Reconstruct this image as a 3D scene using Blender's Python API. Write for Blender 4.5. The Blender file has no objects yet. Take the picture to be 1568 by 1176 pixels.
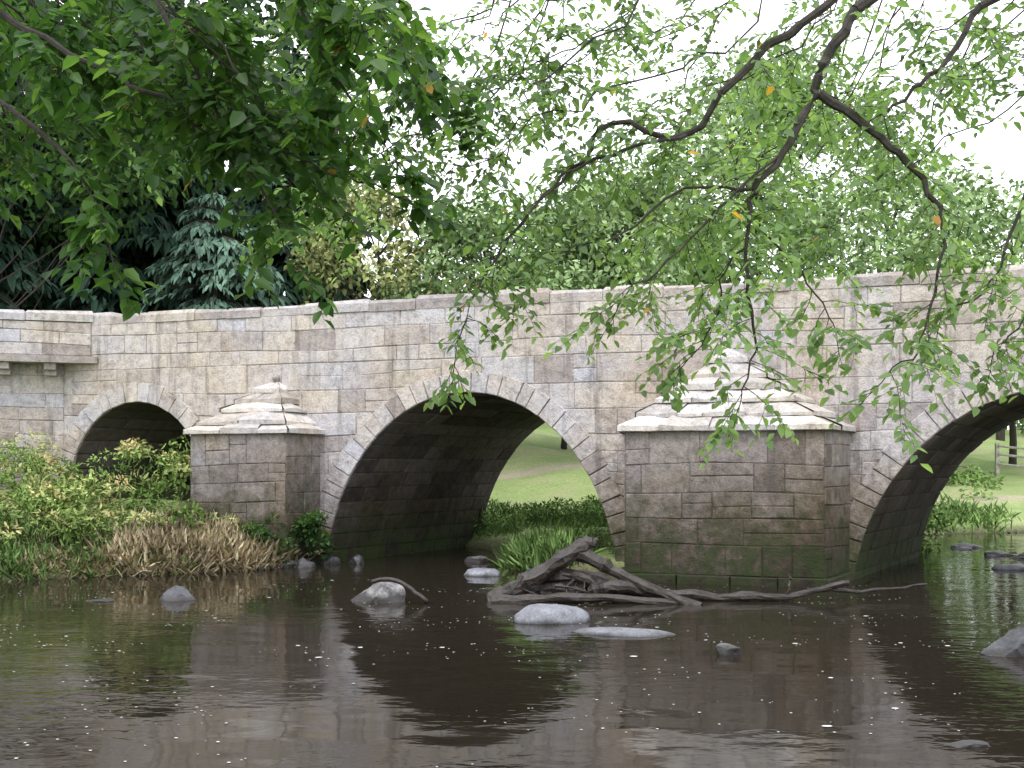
import bpy, math, random, bmesh
import numpy as np
from mathutils import Vector, noise as mnoise
random.seed(7); rng=np.random.default_rng(7)
scene=bpy.context.scene
R=random.uniform
# ------------------------------------------------------------------ helpers
def link(o): scene.collection.objects.link(o); return o
def group(name,objs):
    e=bpy.data.objects.new(name,None); link(e)
    for o in objs: o.parent=e
    return e
class MB:
    def __init__(s): s.v=[];s.f=[];s.t=[]
    def add(s,vs,fs,t=.5):
        b=len(s.v); s.v+= [tuple(p) for p in vs]
        for f in fs: s.f.append(tuple(i+b for i in f)); s.t.append(t)
    def build(s,name,mat,smooth=False):
        m=bpy.data.meshes.new(name); m.from_pydata(s.v,[],s.f)
        a=m.attributes.new('tint','FLOAT','FACE'); a.data.foreach_set('value',s.t)
        if smooth: m.polygons.foreach_set('use_smooth',[True]*len(m.polygons))
        m.materials.append(mat); m.update()
        return link(bpy.data.objects.new(name,m))
def nrm(a): return a/np.maximum(np.linalg.norm(a,axis=-1,keepdims=True),1e-9)
NLEAF=0
class LF:
    def __init__(s): s.P=[];s.D=[];s.N=[];s.L=[];s.W=[];s.T=[]
    def add(s,P,D,N,L,W,T):
        P=np.atleast_2d(P); n=len(P)
        s.P.append(P); s.D.append(np.broadcast_to(D,(n,3))); s.N.append(np.broadcast_to(N,(n,3)))
        for l,x in ((s.L,L),(s.W,W),(s.T,T)): l.append(np.broadcast_to(np.asarray(x,float).reshape(-1),(n,)))
    def build(s,name,mat,curl=.12):
        global NLEAF
        P=np.concatenate(s.P);D=nrm(np.concatenate(s.D));N=np.concatenate(s.N)
        L=np.concatenate(s.L)[:,None];W=np.concatenate(s.W)[:,None];T=np.concatenate(s.T)
        S=nrm(np.cross(D,N)); N=nrm(np.cross(S,D)); n=len(P); NLEAF+=n
        V=np.stack([P, P+D*L*.33+S*W*.5+N*W*.16, P+D*L*.7+S*W*.36+N*W*.08-N*L*curl*.3, P+D*L-N*L*curl,
                    P+D*L*.7-S*W*.36+N*W*.08-N*L*curl*.3, P+D*L*.33-S*W*.5+N*W*.16],1).reshape(-1,3)
        b=(np.arange(n)*6)[:,None]
        F=np.concatenate([b+np.array([[0,1,2,3]]),b+np.array([[0,3,4,5]])],1).reshape(-1)
        m=bpy.data.meshes.new(name)
        m.vertices.add(n*6); m.vertices.foreach_set('co',V.astype(np.float32).ravel())
        m.loops.add(n*8); m.loops.foreach_set('vertex_index',F.astype(np.int32))
        m.polygons.add(n*2); m.polygons.foreach_set('loop_start',(np.arange(n*2)*4).astype(np.int32))
        a=m.attributes.new('tint','FLOAT','FACE'); a.data.foreach_set('value',np.repeat(T,2).astype(np.float32))
        m.materials.append(mat); m.update(calc_edges=True); m.validate()
        return link(bpy.data.objects.new(name,m))
def tube(mb,pts,rad,sides=6,t=.5,rough=0):
    pts=[Vector(p) for p in pts]; vs=[];fs=[]
    n=len(pts)
    for i,p in enumerate(pts):
        d=(pts[min(i+1,n-1)]-pts[max(i-1,0)]).normalized()
        a=d.cross(Vector((.13,.2,1)) if abs(d.z)<.9 else Vector((1,0,0))).normalized(); b=d.cross(a)
        for k in range(sides):
            th=2*math.pi*k/sides; r=rad[i]*(1+R(-rough,rough))
            vs.append(p+a*math.cos(th)*r+b*math.sin(th)*r)
    for i in range(n-1):
        for k in range(sides):
            k2=(k+1)%sides
            fs.append((i*sides+k,i*sides+k2,(i+1)*sides+k2,(i+1)*sides+k))
    fs.append(tuple(range(sides))[::-1]); fs.append(tuple((n-1)*sides+k for k in range(sides)))
    mb.add(vs,fs,t)
def subdiv(pts,n,j=0):
    out=[];pts=[Vector(p) for p in pts]
    for i in range(len(pts)-1):
        p0=pts[max(i-1,0)];p1=pts[i];p2=pts[i+1];p3=pts[min(i+2,len(pts)-1)]
        for k in range(n):
            u=k/n
            q=.5*((2*p1)+(p2-p0)*u+(2*p0-5*p1+4*p2-p3)*u*u+(-p0+3*p1-3*p2+p3)*u**3)
            if i+k>0 and j: q=q+Vector((R(-j,j),R(-j,j),R(-j,j)))
            out.append(q)
    out.append(pts[-1]); return out
# ------------------------------------------------------------------ materials
def newmat(name):
    m=bpy.data.materials.new(name); m.use_nodes=True; nt=m.node_tree
    for n in list(nt.nodes): nt.nodes.remove(n)
    out=nt.nodes.new('ShaderNodeOutputMaterial')
    return m,nt,out
def N_(nt,t,**k):
    n=nt.nodes.new(t)
    for a,b in k.items(): setattr(n,a,b)
    return n
def noise_(nt,vec,scale,detail=4,rough=.55,dist=0):
    n=N_(nt,'ShaderNodeTexNoise'); n.inputs['Scale'].default_value=scale; n.inputs['Detail'].default_value=detail
    n.inputs['Roughness'].default_value=rough; n.inputs['Distortion'].default_value=dist
    if vec: nt.links.new(vec,n.inputs['Vector'])
    return n.outputs['Fac']
def ramp(nt,fac,stops):
    r=N_(nt,'ShaderNodeValToRGB'); e=r.color_ramp.elements
    while len(e)<len(stops): e.new(.5)
    for i,(p,c) in enumerate(stops):
        e[i].position=p; e[i].color=(c,c,c,1) if not hasattr(c,'__len__') else (*c,1)
    nt.links.new(fac,r.inputs[0]); return r.outputs[0]
def mix(nt,fac,a,b,mode='MIX'):
    n=N_(nt,'ShaderNodeMix',data_type='RGBA',blend_type=mode)
    for s,x in ((n.inputs[0],fac),(n.inputs[6],a),(n.inputs[7],b)):
        if isinstance(x,(int,float)): s.default_value=x
        elif isinstance(x,tuple): s.default_value=(*x,1)
        else: nt.links.new(x,s)
    return n.outputs[2]
def math_(nt,op,a,b=0):
    n=N_(nt,'ShaderNodeMath',operation=op)
    for s,x in ((n.inputs[0],a),(n.inputs[1],b)):
        if isinstance(x,(int,float)): s.default_value=x
        else: nt.links.new(x,s)
    return n.outputs[0]
def maprange(nt,v,a,b,c=0,d=1):
    n=N_(nt,'ShaderNodeMapRange'); nt.links.new(v,n.inputs[0])
    for i,x in enumerate((a,b,c,d)): n.inputs[i+1].default_value=x
    return n.outputs[0]
def attr(nt,name='tint'):
    a=N_(nt,'ShaderNodeAttribute',attribute_name=name); return a.outputs['Fac']

def stone_mat(name,stops,dark=1.0,stain=1.0,moss=True,top=2.3,bot=.5,na=2.4,lime=.45,mosstop=1.3):
    m,nt,out=newmat(name); geo=N_(nt,'ShaderNodeNewGeometry'); pos=geo.outputs['Position']
    col=ramp(nt,attr(nt),stops)
    n1=noise_(nt,pos,.8,5,.62); n2=noise_(nt,pos,7,5,.72); n3=noise_(nt,pos,38,3,.7)
    col=mix(nt,1,col,ramp(nt,n2,[(.28,.62),(.5,1.0),(.72,1.22)]),'MULTIPLY')
    col=mix(nt,1,col,ramp(nt,n3,[(.3,.72),(.6,1.08)]),'MULTIPLY')
    col=mix(nt,1,col,ramp(nt,n1,[(.32,(.92,.84,.75)),(.46,(1.04,.99,.95)),(.6,(.99,.98,1.04)),(.75,(1.06,1.06,1.13))]),'MULTIPLY')
    sep=N_(nt,'ShaderNodeSeparateXYZ'); nt.links.new(pos,sep.inputs[0]); z=sep.outputs[2]
    bl=noise_(nt,pos,2.7,6,.75,.6)
    col=mix(nt,ramp(nt,bl,[(.56,0),(.68,.5)]),col,(.13,.12,.11))
    col=mix(nt,ramp(nt,bl,[(.32,lime),(.42,0)]),col,(.55,.54,.53))
    if stain:
        zz=math_(nt,'ADD',z,math_(nt,'MULTIPLY',math_(nt,'SUBTRACT',n1,.5),na))
        zz=math_(nt,'ADD',zz,math_(nt,'MULTIPLY',math_(nt,'SUBTRACT',n2,.5),1.3))
        f=maprange(nt,zz,bot,top,1,0)
        col=mix(nt,f,col,mix(nt,1,col,(.33,.28,.225),'MULTIPLY'))
        f2=maprange(nt,zz,-.2,bot+.3,1,0)
        col=mix(nt,f2,col,(.022,.020,.014))
        mp=N_(nt,'ShaderNodeMapping'); nt.links.new(pos,mp.inputs[0]); mp.inputs['Scale'].default_value=(3,3,.3)
        s=noise_(nt,mp.outputs[0],1.6,4,.65)
        col=mix(nt,ramp(nt,s,[(.54,0),(.70,.55)]),col,(.095,.085,.075))
    if moss:
        fm=math_(nt,'MULTIPLY',ramp(nt,bl,[(.42,0),(.52,.8)]),maprange(nt,z,.2,mosstop,1,0))
        col=mix(nt,fm,col,(.032,.050,.014))
    col=mix(nt,1,col,(dark,dark,dark),'MULTIPLY')
    b=N_(nt,'ShaderNodeBump'); b.inputs['Strength'].default_value=.9; b.inputs['Distance'].default_value=.035
    h=math_(nt,'ADD',n2,math_(nt,'MULTIPLY',n3,.4)); nt.links.new(h,b.inputs['Height'])
    p=N_(nt,'ShaderNodeBsdfPrincipled'); nt.links.new(col,p.inputs['Base Color']); p.inputs['Roughness'].default_value=.9
    p.inputs['Specular IOR Level'].default_value=.25
    nt.links.new(b.outputs[0],p.inputs['Normal']); nt.links.new(p.outputs[0],out.inputs[0]); return m
def leaf_mat(name,stops,trans=.45,rough=.45,gain=1.5):
    m,nt,out=newmat(name); geo=N_(nt,'ShaderNodeNewGeometry')
    col=ramp(nt,attr(nt),stops)
    nn=noise_(nt,geo.outputs['Position'],1.2,1)
    col=mix(nt,1,col,ramp(nt,nn,[(.3,.75),(.7,1.25)]),'MULTIPLY')
    if trans==0:
        d=N_(nt,'ShaderNodeBsdfDiffuse'); nt.links.new(col,d.inputs[0]); nt.links.new(d.outputs[0],out.inputs[0]); return m
    p=N_(nt,'ShaderNodeBsdfPrincipled'); nt.links.new(col,p.inputs['Base Color']); p.inputs['Roughness'].default_value=rough
    p.inputs['Specular IOR Level'].default_value=.35
    t=N_(nt,'ShaderNodeBsdfTranslucent'); nt.links.new(mix(nt,1,col,(gain*1.1,gain*1.1,gain*.6),'MULTIPLY'),t.inputs[0])
    s=N_(nt,'ShaderNodeMixShader'); s.inputs[0].default_value=trans
    nt.links.new(p.outputs[0],s.inputs[1]); nt.links.new(t.outputs[0],s.inputs[2]); nt.links.new(s.outputs[0],out.inputs[0]); return m
def bark_mat(name,c1,c2,rough=.9):
    m,nt,out=newmat(name); tc=N_(nt,'ShaderNodeNewGeometry')
    n=noise_(nt,tc.outputs['Position'],14,4,.7)
    col=ramp(nt,n,[(.3,c1),(.7,c2)])
    b=N_(nt,'ShaderNodeBump'); b.inputs['Strength'].default_value=.8; b.inputs['Distance'].default_value=.02; nt.links.new(n,b.inputs['Height'])
    p=N_(nt,'ShaderNodeBsdfPrincipled'); nt.links.new(col,p.inputs['Base Color']); p.inputs['Roughness'].default_value=rough
    nt.links.new(b.outputs[0],p.inputs['Normal']); nt.links.new(p.outputs[0],out.inputs[0]); return m
STONE=[(0,(.30,.27,.25)),(.25,(.39,.36,.335)),(.45,(.45,.425,.41)),(.65,(.48,.45,.41)),(.82,(.44,.44,.46)),(1,(.53,.51,.485))]
M_stone=stone_mat('weathered_stone',STONE)
M_coping=stone_mat('coping_stone',STONE,moss=False,lime=.2,dark=.92)
M_pier=stone_mat('pier_stone',STONE,top=3.0,bot=.75,dark=.80,na=1.5,lime=.15,mosstop=1.8)
M_mortar=stone_mat('lime_mortar',[(0,(.30,.28,.26)),(1,(.30,.28,.26))],lime=.2)
M_cap=stone_mat('pier_cap_slabs',[(0,(.32,.30,.27)),(.5,(.48,.465,.44)),(1,(.60,.585,.56))],stain=0,moss=False,lime=.25)
M_vault=stone_mat('vault_stone_shaded',[(0,(.06,.053,.047)),(1,(.15,.133,.118))],lime=.05)  # shade inside the arches is put into this darker stone colour
M_bark=bark_mat('bark',(.018,.015,.012),(.055,.045,.035))
M_twig=bark_mat('twig_bark',(.014,.012,.01),(.05,.042,.036))
M_log=bark_mat('wet_wood',(.006,.005,.004),(.05,.037,.029),.45)
M_leafR=leaf_mat('leaf_fresh_green',[(0,(.07,.125,.05)),(.5,(.125,.21,.085)),(.93,(.21,.31,.12)),(1,(.40,.22,.04))],.5,gain=2.0)
M_leafL=leaf_mat('leaf_shaded_green',[(0,(.018,.046,.013)),(.5,(.042,.10,.025)),(.93,(.095,.17,.04)),(1,(.3,.18,.04))],.48,gain=2.1)  # shade under the left crown painted into the leaf colour; ivy shares it
M_leafY=leaf_mat('leaf_yellow_green',[(0,(.16,.20,.07)),(1,(.42,.44,.20))],0)
M_leafM=leaf_mat('leaf_mid_green',[(0,(.03,.065,.022)),(1,(.12,.21,.06))],0)
M_leafD=leaf_mat('leaf_deep_green',[(0,(.012,.028,.014)),(1,(.055,.10,.04))],0)
M_leafH=leaf_mat('leaf_hazy_green',[(0,(.14,.22,.09)),(1,(.34,.46,.22))],0)  # distance haze is mixed into this paler leaf colour for the far trees
M_fir=leaf_mat('fir_needles',[(0,(.03,.060,.042)),(1,(.15,.245,.18))],0)
M_fird=leaf_mat('dark_fir_needles',[(0,(.012,.03,.02)),(1,(.05,.095,.065))],0)
M_bank=leaf_mat('bank_plants',[(0,(.05,.10,.025)),(.5,(.17,.27,.07)),(.78,(.33,.40,.15)),(.9,(.46,.42,.2)),(1,(.42,.22,.08))],0)
M_dry=leaf_mat('dry_grass_blades',[(0,(.17,.20,.08)),(.4,(.38,.31,.18)),(1,(.64,.55,.38))],0)
M_grass=leaf_mat('grass_blades',[(0,(.06,.12,.035)),(1,(.22,.34,.11))],0)

# ------------------------------------------------------------------ terrain
POLY=np.array([(-5,2.5),(-9.5,9),(-10.5,13),(-7.6,15.4),(-5.5,16.4),(-4.3,17.1),(-3.4,18.1),(-1.0,21.9),(-.5,21),(-.2,18.5),(.0,17.4),(.8,16.7),(1.9,16.3),
 (5.0,16.6),(7.6,20),(8.2,23.5),(10.5,26),(18,28.5),(60,36),(60,26),(22,21.5),(13.3,18.2),(10.7,14),(9,11),(6.5,8),(6,2.5)],float)
def sdist(x,y):
    x=np.asarray(x,float);y=np.asarray(y,float); d=np.full(x.shape,1e9); ins=np.zeros(x.shape,bool)
    for i in range(len(POLY)):
        a=POLY[i];b=POLY[(i+1)%len(POLY)]; e=b-a
        t=np.clip(((x-a[0])*e[0]+(y-a[1])*e[1])/(e@e),0,1)
        d=np.minimum(d,np.hypot(x-a[0]-t*e[0],y-a[1]-t*e[1]))
        c=((a[1]>y)!=(b[1]>y))
        with np.errstate(divide='ignore',invalid='ignore'):
            xi=a[0]+(y-a[1])*(e[0])/(e[1] if e[1]!=0 else 1e-9)
        ins^= c&(x<xi)
    return np.where(ins,-d,d)
def sm(a): a=np.clip(a,0,1); return a*a*(3-2*a)
def height(x,y):
    x=np.asarray(x,float);y=np.asarray(y,float); d=sdist(x,y)
    land=.16*sm(d/.35)+np.where(y>19,.125,.04)*np.minimum(d,28)+.02*np.maximum(d-28,0)*(d<150)
    land+=np.where((y>24)&(x<9),.07*np.clip(np.minimum(y-24,9-x),0,12),0)
    land+= .55*sm(d/2.2)*sm((-3.2-x)/1.0)*sm((20.5-y)/1.5)
    land+= .05*np.sin(x*1.7+y*.6)*sm(d/2)+.04*np.sin(y*2.3-x)*sm(d/2)
    return np.where(d>0,np.minimum(land,7),np.maximum(-.08-.35*(-d),-1.2))
def hz(x,y): return float(height(np.array([x]),np.array([y]))[0])
n=320; u=np.linspace(-1,1,n); gx=3*np.sinh(5.5*u); gy=17+3*np.sinh(5.5*u)
X,Y=np.meshgrid(gx,gy); Z=height(X,Y); Dd=sdist(X,Y)
vs=np.stack([X,Y,Z],-1).reshape(-1,3)
i=np.arange(n-1); I,J=np.meshgrid(i,i); b=(J*n+I).ravel()
F=np.stack([b,b+1,b+n+1,b+n],1)
m=bpy.data.meshes.new('ground'); m.from_pydata(vs.tolist(),[],F.tolist())
a=m.attributes.new('dist','FLOAT','POINT'); a.data.foreach_set('value',Dd.ravel().astype(np.float32))
pathv=np.clip(1.2-np.abs(Y-(29.5+.12*X)-.6*np.sin(X*.5))/.6,0,1)
a=m.attributes.new('path','FLOAT','POINT'); a.data.foreach_set('value',pathv.ravel().astype(np.float32))
m.polygons.foreach_set('use_smooth',[True]*len(m.polygons))
gm,nt,out=newmat('grassy_ground'); geo=N_(nt,'ShaderNodeNewGeometry'); pos=geo.outputs['Position']
n1=noise_(nt,pos,.5,5); n2=noise_(nt,pos,14,5,.75)
col=ramp(nt,n1,[(.35,(.27,.38,.12)),(.5,(.36,.46,.17)),(.65,(.46,.47,.24))])
col=mix(nt,attr(nt,'path'),col,(.52,.46,.33))
col=mix(nt,1,col,ramp(nt,n2,[(.3,.6),(.7,1.25)]),'MULTIPLY')
mud=maprange(nt,math_(nt,'ADD',attr(nt,'dist'),math_(nt,'MULTIPLY',n2,.3)),.15,.6,1,0)
col=mix(nt,mud,col,(.06,.045,.03))
bp=N_(nt,'ShaderNodeBump'); bp.inputs['Distance'].default_value=.08; nt.links.new(n2,bp.inputs['Height'])
p=N_(nt,'ShaderNodeBsdfPrincipled'); nt.links.new(col,p.inputs['Base Color']); p.inputs['Roughness'].default_value=.95; nt.links.new(bp.outputs[0],p.inputs['Normal']); nt.links.new(p.outputs[0],out.inputs[0])
m.materials.append(gm); link(bpy.data.objects.new('ground',m))
# ------------------------------------------------------------------ water
m=bpy.data.meshes.new('river_water'); m.from_pydata([(-16,-1,0),(60,-1,0),(60,40,0),(-16,40,0)],[],[(0,1,2,3)])
wm,nt,out=newmat('river_water'); geo=N_(nt,'ShaderNodeNewGeometry'); pos=geo.outputs['Position']
mp=N_(nt,'ShaderNodeMapping'); nt.links.new(pos,mp.inputs[0]); mp.inputs['Scale'].default_value=(1,1.8,1); mp.inputs['Rotation'].default_value=(0,0,.15)
w1=noise_(nt,mp.outputs[0],5.5,2,.5,.3); w2=noise_(nt,mp.outputs[0],1.0,1,.5); w3=noise_(nt,pos,.33,3)
h=math_(nt,'ADD',math_(nt,'MULTIPLY',w1,ramp(nt,w3,[(.44,.08),(.6,.9)])),math_(nt,'MULTIPLY',w2,1.6))
bp=N_(nt,'ShaderNodeBump'); bp.inputs['Strength'].default_value=.5; bp.inputs['Distance'].default_value=.013; nt.links.new(h,bp.inputs['Height'])
p=N_(nt,'ShaderNodeBsdfPrincipled'); p.inputs['Base Color'].default_value=(.020,.016,.011,1); p.inputs['Roughness'].default_value=.045; p.inputs['IOR'].default_value=1.34
nt.links.new(bp.outputs[0],p.inputs['Normal']); nt.links.new(p.outputs[0],out.inputs[0])
m.materials.append(wm); link(bpy.data.objects.new('river_water',m))
mb=MB()
for k in range(1900):
    y=R(5.8,16) if R(0,1)<.5 else R(9.5,15); x=R(-.5,.5)*y
    if sdist(np.array([x]),np.array([y]))[0]>-.2: continue
    if mnoise.noise(Vector((x*.6,y*.9,3)))<.02: continue
    r=R(.003,.010)*(1+ (R(0,1)<.05)*1.6); s=R(1,1.6)
    mb.add([(x+r*s*math.cos(q)*R(.8,1.1),y+r*math.sin(q)*R(.8,1.1),.004) for q in np.arange(7)*.897],[tuple(range(7))])
fm,nt,out=newmat('foam'); p=N_(nt,'ShaderNodeBsdfDiffuse'); p.inputs[0].default_value=(.7,.7,.68,1); nt.links.new(p.outputs[0],out.inputs[0])
mb.build('floating_foam_specks',fm)

# ------------------------------------------------------------------ bridge
ca,sa=math.cos(math.radians(18)),math.sin(math.radians(18))
U=Vector((ca,-sa,0)); NF=Vector((-sa,-ca,0)); O=Vector((-3.25,18.4,0))
TH=Vector((math.sin(math.radians(32)),math.cos(math.radians(32)),0)); WID=4.8
def P(t,z,o=0): return O+U*t+NF*o+Vector((0,0,z))
ARCH=[(-3.95,1.45,1.54,1.35),(2.6,2.6,3.3,-.37),(11.65,2.9,3.3,-.48)]
def zin(t,off=0):
    r=-.9
    for c,a_,b_,z0 in ARCH:
        x=(t-c)/(a_+off)
        if abs(x)<1: r=max(r,z0+(b_+off)*math.sqrt(1-x*x))
    return r
def block(mb,org,u,nv,outline,d,tint,ins=.012,back=-.02,jit=.006):
    cu=sum(p[0] for p in outline)/len(outline); cz=sum(p[1] for p in outline)/len(outline)
    n=len(outline); vs=[]
    up=Vector((0,0,1))
    ol=[(a+R(-jit,jit),z+R(-jit,jit)) for a,z in outline]
    for a,z in ol: vs.append(org+u*a+up*z+nv*back)
    for a,z in ol: vs.append(org+u*a+up*z+nv*(d*.35))
    tx,tz=R(-.012,.012),R(-.012,.012)
    for a,z in ol:
        a2=a+max(-ins,min(ins,cu-a)); z2=z+max(-ins,min(ins,cz-z))
        vs.append(org+u*a2+up*z2+nv*(d+(a-cu)*tx+(z-cz)*tz))
    fs=[tuple(range(2*n,3*n))]
    for l in (0,1):
        for i in range(n):
            j=(i+1)%n; fs.append((l*n+i,l*n+j,(l+1)*n+j,(l+1)*n+i))
    mb.add(vs,fs,tint)
def masonry(mb,org,u,nv,t0,t1,z0,z1,clip=None,hmin=.24,hmax=.43,lmin=.32,lmax=1.05,gap=.009,dep=(.005,.020),tb=0):
    z=z0; wob=R(0,6)
    jz=lambda q,zz:.030*math.sin(q*.7+wob)+.016*math.sin(q*2.1+zz*3)
    while z<z1-.02:
        h=R(hmin,hmax)
        if z1-z-h<hmin*.7: h=z1-z
        t=t0-R(0,.3) if t1-t0>1.5 else t0
        rowt=R(-.12,.12)
        e0=0 if z<=z0 else 1; e1=0 if z+h>=z1-.001 else 1
        while t<t1-.01:
            l=R(lmin,lmax)
            if t1-t-l<lmin*.6: l=t1-t
            a=max(t,t0)+gap/2; b=t+l-gap/2
            if b-a>.04:
                parts=[(z,z+h,e0,e1)]
                if h>.3 and R(0,1)<.18: zm=z+h*R(.4,.6); parts=[(z,zm,e0,1),(zm,z+h,1,e1)]
                for (pz0,pz1,f0,f1) in parts:
                    tint=min(1,max(0,random.gauss(.5+rowt+tb,.18)))
                    if R(0,1)<.05: tint=R(0,.15)
                    d=R(*dep)
                    B0=lambda q:pz0+gap/2+jz(q,pz0)*f0
                    T0=lambda q:pz1-gap/2+jz(q,pz1)*f1
                    if clip is None or not any(a-w-.45<c<b+w+.45 for c,w,_,_ in ARCH):
                        block(mb,org,u,nv,[(a,B0(a)),(b,B0(b)),(b,T0(b)),(a,T0(a))],d,tint)
                    else:
                        k=max(2,int((b-a)/.07)); bot=[];top=[];runs=[]
                        for i in range(k+1):
                            q=a+(b-a)*i/k; zb=max(B0(q),clip(q)); zt=T0(q)
                            if zb<zt-.01: bot.append((q,zb)); top.append((q,zt))
                            else:
                                if len(bot)>1: runs.append((bot,top))
                                bot=[];top=[]
                        if len(bot)>1: runs.append((bot,top))
                        for bo,to in runs:
                            if all(x[1]<=B0(x[0])+.001 for x in bo): ol=[bo[0],bo[-1],to[-1],to[0]]
                            else: ol=bo+[to[-1],to[0]]
                            block(mb,org,u,nv,ol,d,tint)
            t+=l
        z+=h
stone=MB(); mort=MB(); cap=MB(); vault=MB(); cop=MB(); pst=MB(); pmo=MB()
TL,TR,ZT=-5.6,19.0,4.36
ts=[TL]
for c,a_,b_,z0 in ARCH:
    ts+=[c-a_-.001]+[c-a_*math.cos(q) for q in np.linspace(0.001,math.pi-.001,49)]+[c+a_+.001]
ts+=[TR]; ts=sorted(ts)
for off in (Vector((0,0,0)),TH*WID):
    for i in range(len(ts)-1):
        a,b_=ts[i],ts[i+1]
        mort.add([P(a,zin(a))+off,P(b_,zin(b_))+off,P(b_,ZT)+off,P(a,ZT)+off],[(0,1,2,3)])
mort.add([P(TL,-1),P(TL,ZT),P(TL,ZT)+TH*WID,P(TL,-1)+TH*WID],[(0,1,2,3)])
RING=.34
masonry(stone,O,U,NF,TL,TR,-.8,3.5,clip=lambda q:zin(q,RING-.03))
masonry(stone,O,U,NF,TL,TR,3.5,ZT,hmin=.24,hmax=.36,lmin=.35,lmax=1.1,tb=.08)
pt=.42
def box(mb,o,a,b,c,t=.5):
    vs=[o,o+a,o+a+b,o+b]; vs+=[v+c for v in vs]
    mb.add(vs,[(0,3,2,1),(4,5,6,7),(0,1,5,4),(1,2,6,5),(2,3,7,6),(3,0,4,7)],t)
IN=-NF
def slabs(mb,org,u,inn,L,z,w,lmin=.6,lmax=1.3,h0=.17,h1=.25,pr=(.0,.045),tr=(.1,.75)):
    t=0
    while t<L:
        l=min(R(lmin,lmax),L-t); d=R(*pr); h=R(h0,h1)
        o=org+u*(t+.004)-inn*d+Vector((0,0,z+R(-.008,.004))); W=inn*(w+d); a=u*max(.02,l-.008); e=.03
        k=[Vector((0,0,R(-.025,.025))) for _ in range(4)]
        v1=[o,o+a,o+a+W,o+W]; v2=[v+Vector((0,0,h*.7)) for v in v1]
        v3=[o+u*e+inn*.06,o+a-u*e+inn*.06,o+a+W-u*e-inn*.05,o+W+u*e-inn*.05]; v3=[v+Vector((0,0,h))+q for v,q in zip(v3,k)]
        mb.add(v1+v2+v3,[(3,2,1,0),(0,1,5,4),(1,2,6,5),(2,3,7,6),(3,0,4,7),(4,5,9,8),(5,6,10,9),(6,7,11,10),(7,4,8,11),(8,9,10,11)],R(*tr))
        t+=l
mort.add([P(TL,3.5)+IN*pt,P(TR,3.5)+IN*pt,P(TR,ZT)+IN*pt,P(TL,ZT)+IN*pt],[(3,2,1,0)])
slabs(cop,P(TL-.1,0,.008),U,IN,TR-TL,ZT,pt+.08)
box(cop,P(TL,3.5)+TH*WID-TH*.4,U*(TR-TL),TH*.4,Vector((0,0,1.05)),.3)
mort.add([P(TL,3.52),P(TR,3.52),P(TR,3.52)+TH*WID,P(TL,3.52)+TH*WID],[(0,1,2,3)])
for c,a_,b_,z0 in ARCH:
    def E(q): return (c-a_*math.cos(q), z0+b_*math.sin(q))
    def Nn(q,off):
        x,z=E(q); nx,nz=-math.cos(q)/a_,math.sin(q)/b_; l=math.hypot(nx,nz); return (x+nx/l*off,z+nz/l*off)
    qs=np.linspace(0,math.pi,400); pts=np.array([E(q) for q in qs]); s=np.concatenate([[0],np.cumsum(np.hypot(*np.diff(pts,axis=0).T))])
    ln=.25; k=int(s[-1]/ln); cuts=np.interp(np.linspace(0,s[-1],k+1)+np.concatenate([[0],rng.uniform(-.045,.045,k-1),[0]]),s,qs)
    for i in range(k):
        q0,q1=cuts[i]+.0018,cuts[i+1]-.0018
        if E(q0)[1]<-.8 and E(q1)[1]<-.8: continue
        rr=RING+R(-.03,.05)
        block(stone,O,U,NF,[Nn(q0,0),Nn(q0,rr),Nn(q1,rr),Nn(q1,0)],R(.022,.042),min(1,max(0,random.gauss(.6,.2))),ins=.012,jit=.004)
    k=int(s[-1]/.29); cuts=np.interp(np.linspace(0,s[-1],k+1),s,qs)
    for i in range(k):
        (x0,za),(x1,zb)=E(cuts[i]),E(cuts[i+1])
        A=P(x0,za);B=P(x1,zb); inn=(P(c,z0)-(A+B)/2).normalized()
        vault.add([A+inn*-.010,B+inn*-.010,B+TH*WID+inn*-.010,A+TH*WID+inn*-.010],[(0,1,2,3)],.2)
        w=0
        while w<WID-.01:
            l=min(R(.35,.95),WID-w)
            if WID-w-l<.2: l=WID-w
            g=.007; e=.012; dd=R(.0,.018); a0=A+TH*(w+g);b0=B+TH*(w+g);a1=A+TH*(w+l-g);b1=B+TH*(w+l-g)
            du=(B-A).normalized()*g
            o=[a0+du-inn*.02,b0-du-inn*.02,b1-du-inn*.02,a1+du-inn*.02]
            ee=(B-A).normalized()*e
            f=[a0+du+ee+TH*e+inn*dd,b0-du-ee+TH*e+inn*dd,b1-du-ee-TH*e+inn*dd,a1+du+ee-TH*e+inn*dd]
            vault.add(o+f,[(4,5,6,7),(0,1,5,4),(1,2,6,5),(2,3,7,6),(3,0,4,7)],R(0,1)); w+=l
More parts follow.
